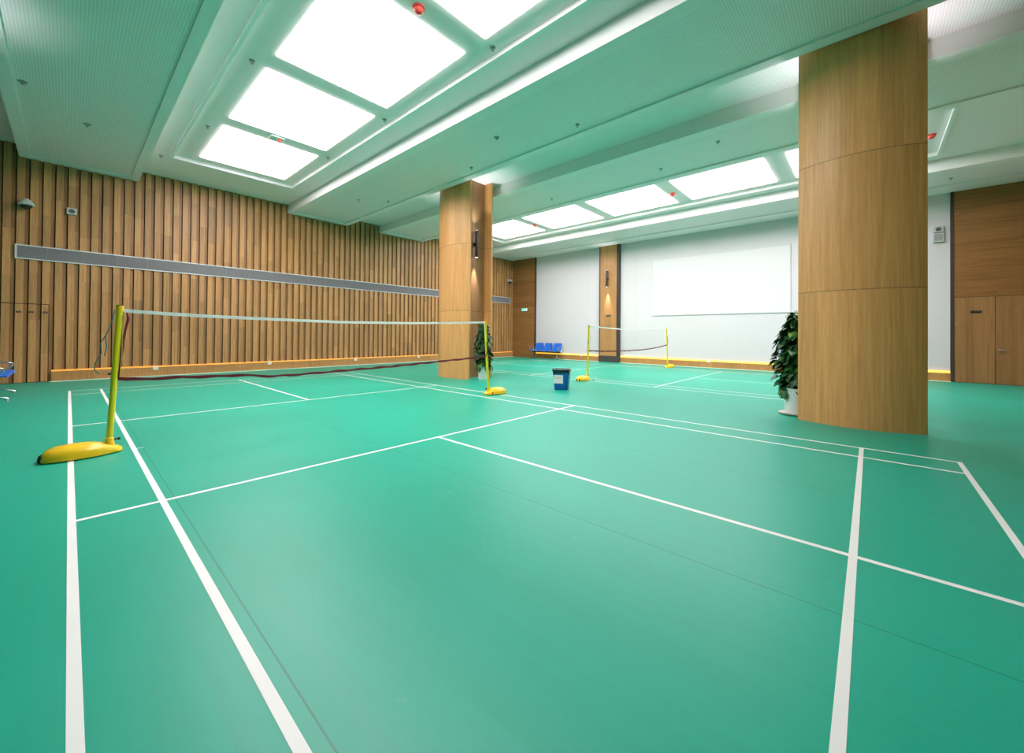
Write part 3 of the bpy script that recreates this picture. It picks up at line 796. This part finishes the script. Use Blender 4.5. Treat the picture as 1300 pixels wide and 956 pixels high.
def plant(label, loc, height, rad, pot_r, pot_h, n, seed, saucer=True, yscale=1.0, xscale=1.0):
    rnd = random.Random(seed)
    t = thing('potted_plant', label, 'plant', loc, 0, 'potted climbing plants')
    b = MB(); z0 = 0.022 if saucer else 0.0
    b.lathe([(0.0, z0), (pot_r*0.88, z0), (pot_r*0.90, z0+0.01), (pot_r, z0+pot_h-0.02), (pot_r*1.03, z0+pot_h), (pot_r*0.96, z0+pot_h), (pot_r*0.90, z0+pot_h-0.06), (0.0, z0+pot_h-0.06)], (0,0,0), 36, caps=False)
    pot = b.build('pot', M['pot'], t, smooth=True)
    b = MB(); b.lathe([(0.0, z0+pot_h-0.05), (pot_r*0.90, z0+pot_h-0.05), (pot_r*0.9, z0+pot_h-0.056), (0, z0+pot_h-0.056)], (0,0,0), 24, caps=False); b.build('soil', M['soil'], pot, smooth=True)
    if saucer:
        b = MB(); b.lathe([(0.0, 0.0), (pot_r*1.25, 0.0), (pot_r*1.42, 0.03), (pot_r*1.38, 0.032), (pot_r*1.22, 0.012), (0, 0.012)], (0,0,0), 36, caps=False)
        b.build('saucer', M['saucer'], t, smooth=True)
    b = MB(); b.tube([(0, 0, z0+pot_h-0.06), (0.01, 0, height*0.6), (0.0, 0.01, height*0.93)], [0.045, 0.042, 0.035], n=12); b.build('support_pole', M['moss'], t, smooth=True)
    b = MB()
    zb = z0 + pot_h - 0.02
    for i in range(n):
        u = (i + rnd.random())/n; z = zb + 0.02 + (height - zb - 0.06)*u
        env = rad*(0.62 + 0.55*math.sin(PI*min(1, u*1.08 + 0.10))**0.8) * (1.0 if u < 0.7 else 1.0 - (u-0.7)*1.9)
        a = i*2.39996 + rnd.uniform(-0.4, 0.4)
        inner = rnd.random()
        rr = env*(0.35 + 0.45*inner)
        d = Vector((math.cos(a)*xscale, math.sin(a)*yscale, rnd.uniform(-1.1, 0.0)))
        p = Vector((math.cos(a)*rr*xscale, math.sin(a)*rr*yscale, z))
        ln = rnd.uniform(0.10, 0.175); 
        leaf(b, p, d, Vector((rnd.uniform(-.3,.3), rnd.uniform(-.3,.3), 1)), ln, ln*rnd.uniform(0.78, 0.98), 1 if rnd.random() < 0.05 else 0)
        if inner > 0.6:
            b.tube([Vector((0, 0, z+0.02)), p*0.5 + Vector((0, 0, z*0.5+0.03)), p], 0.003, 0, n=4, caps=False)
    # a few drooping shoots by the rim
    for a, r in ((2.6, 1.5), (3.5, 1.7), (4.4, 1.45), (0.4, 1.5), (1.3, 1.3), (5.4, 1.5)):
        tip = Vector((math.cos(a)*pot_r*r*xscale, math.sin(a)*pot_r*r*yscale, zb - 0.02))
        b.tube([Vector((0, 0, zb)), Vector((tip.x*0.6, tip.y*0.6, zb+0.12)), tip], 0.004, 0, n=5, caps=False)
        for q in range(3): leaf(b, tip*(1-0.12*q) + Vector((0,0,0.03*q)), Vector((tip.x*0.6, tip.y*0.6, -0.22)), Vector((0.2*q-0.2, 0.1, 1)), 0.14, 0.10, q == 1)
    b.build('foliage', [M['leaf'], M['leaf_light']], t, smooth=True)
    return t
plant('tall leafy climbing plant in white pot beside the pillar behind the near net', (7.82, 2.20, 0), 1.62, 0.22, 0.15, 0.40, 420, 3, saucer=False)
plant('tall leafy climbing plant in white pot on cream saucer beside the foreground pillar', (7.95, -5.10, 0), 1.72, 0.30, 0.185, 0.41, 600, 5, xscale=0.66)

# ------------------------------------------------------------------ shuttlecock on the floor
t = thing('shuttlecock', 'shuttlecock lying on the floor beside the base of the far net post', 'shuttlecock', (9.87, -0.16, 0.0), math.radians(-20))
b = MB(); b.tube([(-0.03, 0, 0.015), (-0.022, 0, 0.015), (-0.005, 0, 0.017), (0.0, 0, 0.017)], [0.006, 0.013, 0.0145, 0.014], n=16); b.build('cork', M['black'], t, smooth=True)
b = MB()
for i in range(14):
    a = 2*PI*i/14; a2 = a + 0.36
    p = lambda x, r, an: (x, r*math.cos(an), 0.034*min(1, x/0.06) + 0.017*(1-min(1, x/0.06)) + r*math.sin(an))
    b.face([p(0, 0.012, a), p(0, 0.012, a2), p(0.062, 0.032, a2+0.06), p(0.062, 0.032, a-0.06)])
b.build('skirt', M['feather'], t)

# ------------------------------------------------------------------ ceiling fittings
def detector(label, x, y, z, base, dome_, r=0.075, square=False):
    t = thing('ceiling_detector', label, 'detector', (x, y, z), 0, 'detectors between the glowing panels')
    b = MB()
    if square: b.box((-0.14, -0.12, -0.03), (0.14, 0.12, 0.0))
    else: b.lathe([(0, 0), (r*1.1, 0), (r*1.1, -0.015), (r*0.95, -0.025), (0, -0.025)], (0,0,0), 24, caps=False)
    b.build('mounting_plate', base, t, smooth=not square)
    b = MB(); zt = -0.03 if square else -0.025; ox = 0.05 if square else 0
    b.lathe([(r*0.9, zt), (r*0.9, zt-0.02), (r*0.62, zt-0.05), (r*0.3, zt-0.058), (0, zt-0.058)], (ox, -ox*0.4, 0), 24, caps=False)
    b.build('sensor_head', dome_, t, smooth=True)
ZTR = ZHI + 0.0445
detector('red round detector between glowing panels above the near court', 3.20, -1.27, ZTR, M['red'], M['red'], 0.075)
detector('white square detector with red head between the two farthest near-court panels', 3.19, 4.42, ZTR, M['outlet'], M['red'], 0.05, True)
detector('red detector between the two far-court panels closest to the slatted wall', 12.87, 4.46, ZTR, M['red'], M['red'], 0.075)
detector('red detector between the middle and fourth panels above the far court', 12.85, -1.25, ZTR, M['red'], M['red'], 0.075)
detector('red detector at the end of the ceiling tray right of the foreground pillar', 12.87, -7.02, ZTR, M['red'], M['red'], 0.075)

def sprinkler(label, x, y, z, big=False):
    t = thing('ceiling_sprinkler', label, 'sprinkler', (x, y, z), 0, 'small sprinkler fittings on the ceiling')
    r = 0.06 if big else 0.045
    b = MB(); b.lathe([(0, 0), (r, 0), (r, -0.008), (r*0.5, -0.016), (0, -0.016)], (0,0,0), 18, caps=False); b.build('rosette', M['grey'], t, smooth=True)
    b = MB(); b.tube([(0, 0, -0.014), (0, 0, -0.05)], 0.010, n=10); b.lathe([(0, -0.05), (0.026, -0.05), (0.026, -0.054), (0, -0.054)], (0,0,0), 14, caps=False); b.build('spray_head', M['steel'], t, smooth=True)
zlp = ZLO + 0.0345
sp = [
 (0.20, 6.05, zlp, 'on the left dropped strip, nearer the slatted wall', True),
 (-0.58, 4.83, zlp, 'at the left edge of the left dropped strip', True),
 (1.52, 7.62, ZHI, 'beside the tray corner near the slatted wall', False),
 (1.99, 1.76, ZTR, 'left of the gap between second and third near-court panels', False),
 (1.99, 4.98, ZTR, 'left of the farthest near-court panel', False),
 (4.43, 1.75, ZTR, 'right of the gap between second and third near-court panels', False),
 (4.43, -1.50, ZTR, 'right of the gap between third and fourth near-court panels', False),
 (4.43, 4.55, ZTR, 'right of the gap beside the farthest near-court panel', False),
 (6.79, -1.57, zlp, 'on the central dropped strip, right of its middle', False),
 (6.10, 0.04, zlp, 'in the middle of the central dropped strip', True),
 (6.79, 1.62, zlp, 'on the central dropped strip, in front of the farther pillar', False),
 (6.10, 6.20, zlp, 'on the central dropped strip, nearest the slatted wall', False),
 (6.79, 5.6, zlp, 'on the central dropped strip, behind the farther pillar', False),
 (10.0, 1.45, zlp, 'on the strip beyond the pillars, right of the farther pillar', False),
 (10.0, -2.0, zlp, 'on the strip beyond the pillars, above the far net', False),
 (9.4, -3.5, zlp, 'on the strip beyond the pillars, near the foreground pillar', False),
 (15.6, -7.6, zlp, 'on the dropped strip above the wooden door bay', False),
]
for x, y, z, lab, big in sp: sprinkler('small grey ceiling sprinkler ' + lab, x, y, z, big)

# ------------------------------------------------------------------ extra lamp of the next pillar bay (out of view to the left)
li = bpy.data.lights.new('bay_lamp', 'SPOT'); li.energy = 45; li.spot_size = math.radians(110); li.spot_blend = 0.9; li.shadow_soft_size = 0.03; li.color = (0.86, 0.93, 1.0)
lo = bpy.data.objects.new('bay_lamp', li); COL.objects.link(lo); lo.location = (-1.35, 2.6, 4.3); lo.rotation_euler = (PI, 0, 0)

# ------------------------------------------------------------------ camera (recovered from the court markings)
cu, cv, ch, yaw, pitch, roll = -8.08e-3, 5.9955, 1.28027, 0.72743, 0.0079, 7.703e-3
f_px, cy_px, cx_px = 505.565, 420.361, 654.860
F = Vector((math.cos(yaw), math.sin(yaw), 0)); R = Vector((math.sin(yaw), -math.cos(yaw), 0)); U = Vector((0, 0, 1))
F2 = F*math.cos(pitch) + U*math.sin(pitch); U2 = U*math.cos(pitch) - F*math.sin(pitch)
R2 = R*math.cos(roll) + U2*math.sin(roll); U3 = U2*math.cos(roll) - R*math.sin(roll)
cam = bpy.data.cameras.new('camera'); co = bpy.data.objects.new('camera', cam); COL.objects.link(co)
mw = Matrix((( R2.x, U3.x, -F2.x, cu), (R2.y, U3.y, -F2.y, -cv), (R2.z, U3.z, -F2.z, ch), (0, 0, 0, 1)))
co.matrix_world = mw
cam.sensor_width = 36.0; cam.sensor_fit = 'HORIZONTAL'
cam.lens = f_px/1300*36.0
cam.shift_x = (650 - cx_px)/1300; cam.shift_y = (cy_px - 478)/1300
cam.clip_start = 0.05; cam.clip_end = 200
S.camera = co

# ------------------------------------------------------------------ world, colour, sampling quality
w = bpy.data.worlds.new('world'); S.world = w; w.use_nodes = True
w.node_tree.nodes['Background'].inputs[0].default_value = (0.6, 0.7, 0.68, 1); w.node_tree.nodes['Background'].inputs[1].default_value = 0.3
S.view_settings.view_transform = 'Standard'
S.view_settings.look = 'None'
S.view_settings.exposure = 0.35
S.cycles.use_denoising = True
S.cycles.max_bounces = 10; S.cycles.diffuse_bounces = 7; S.cycles.glossy_bounces = 4
S.cycles.sample_clamp_indirect = 4.0; S.cycles.sample_clamp_direct = 6.0
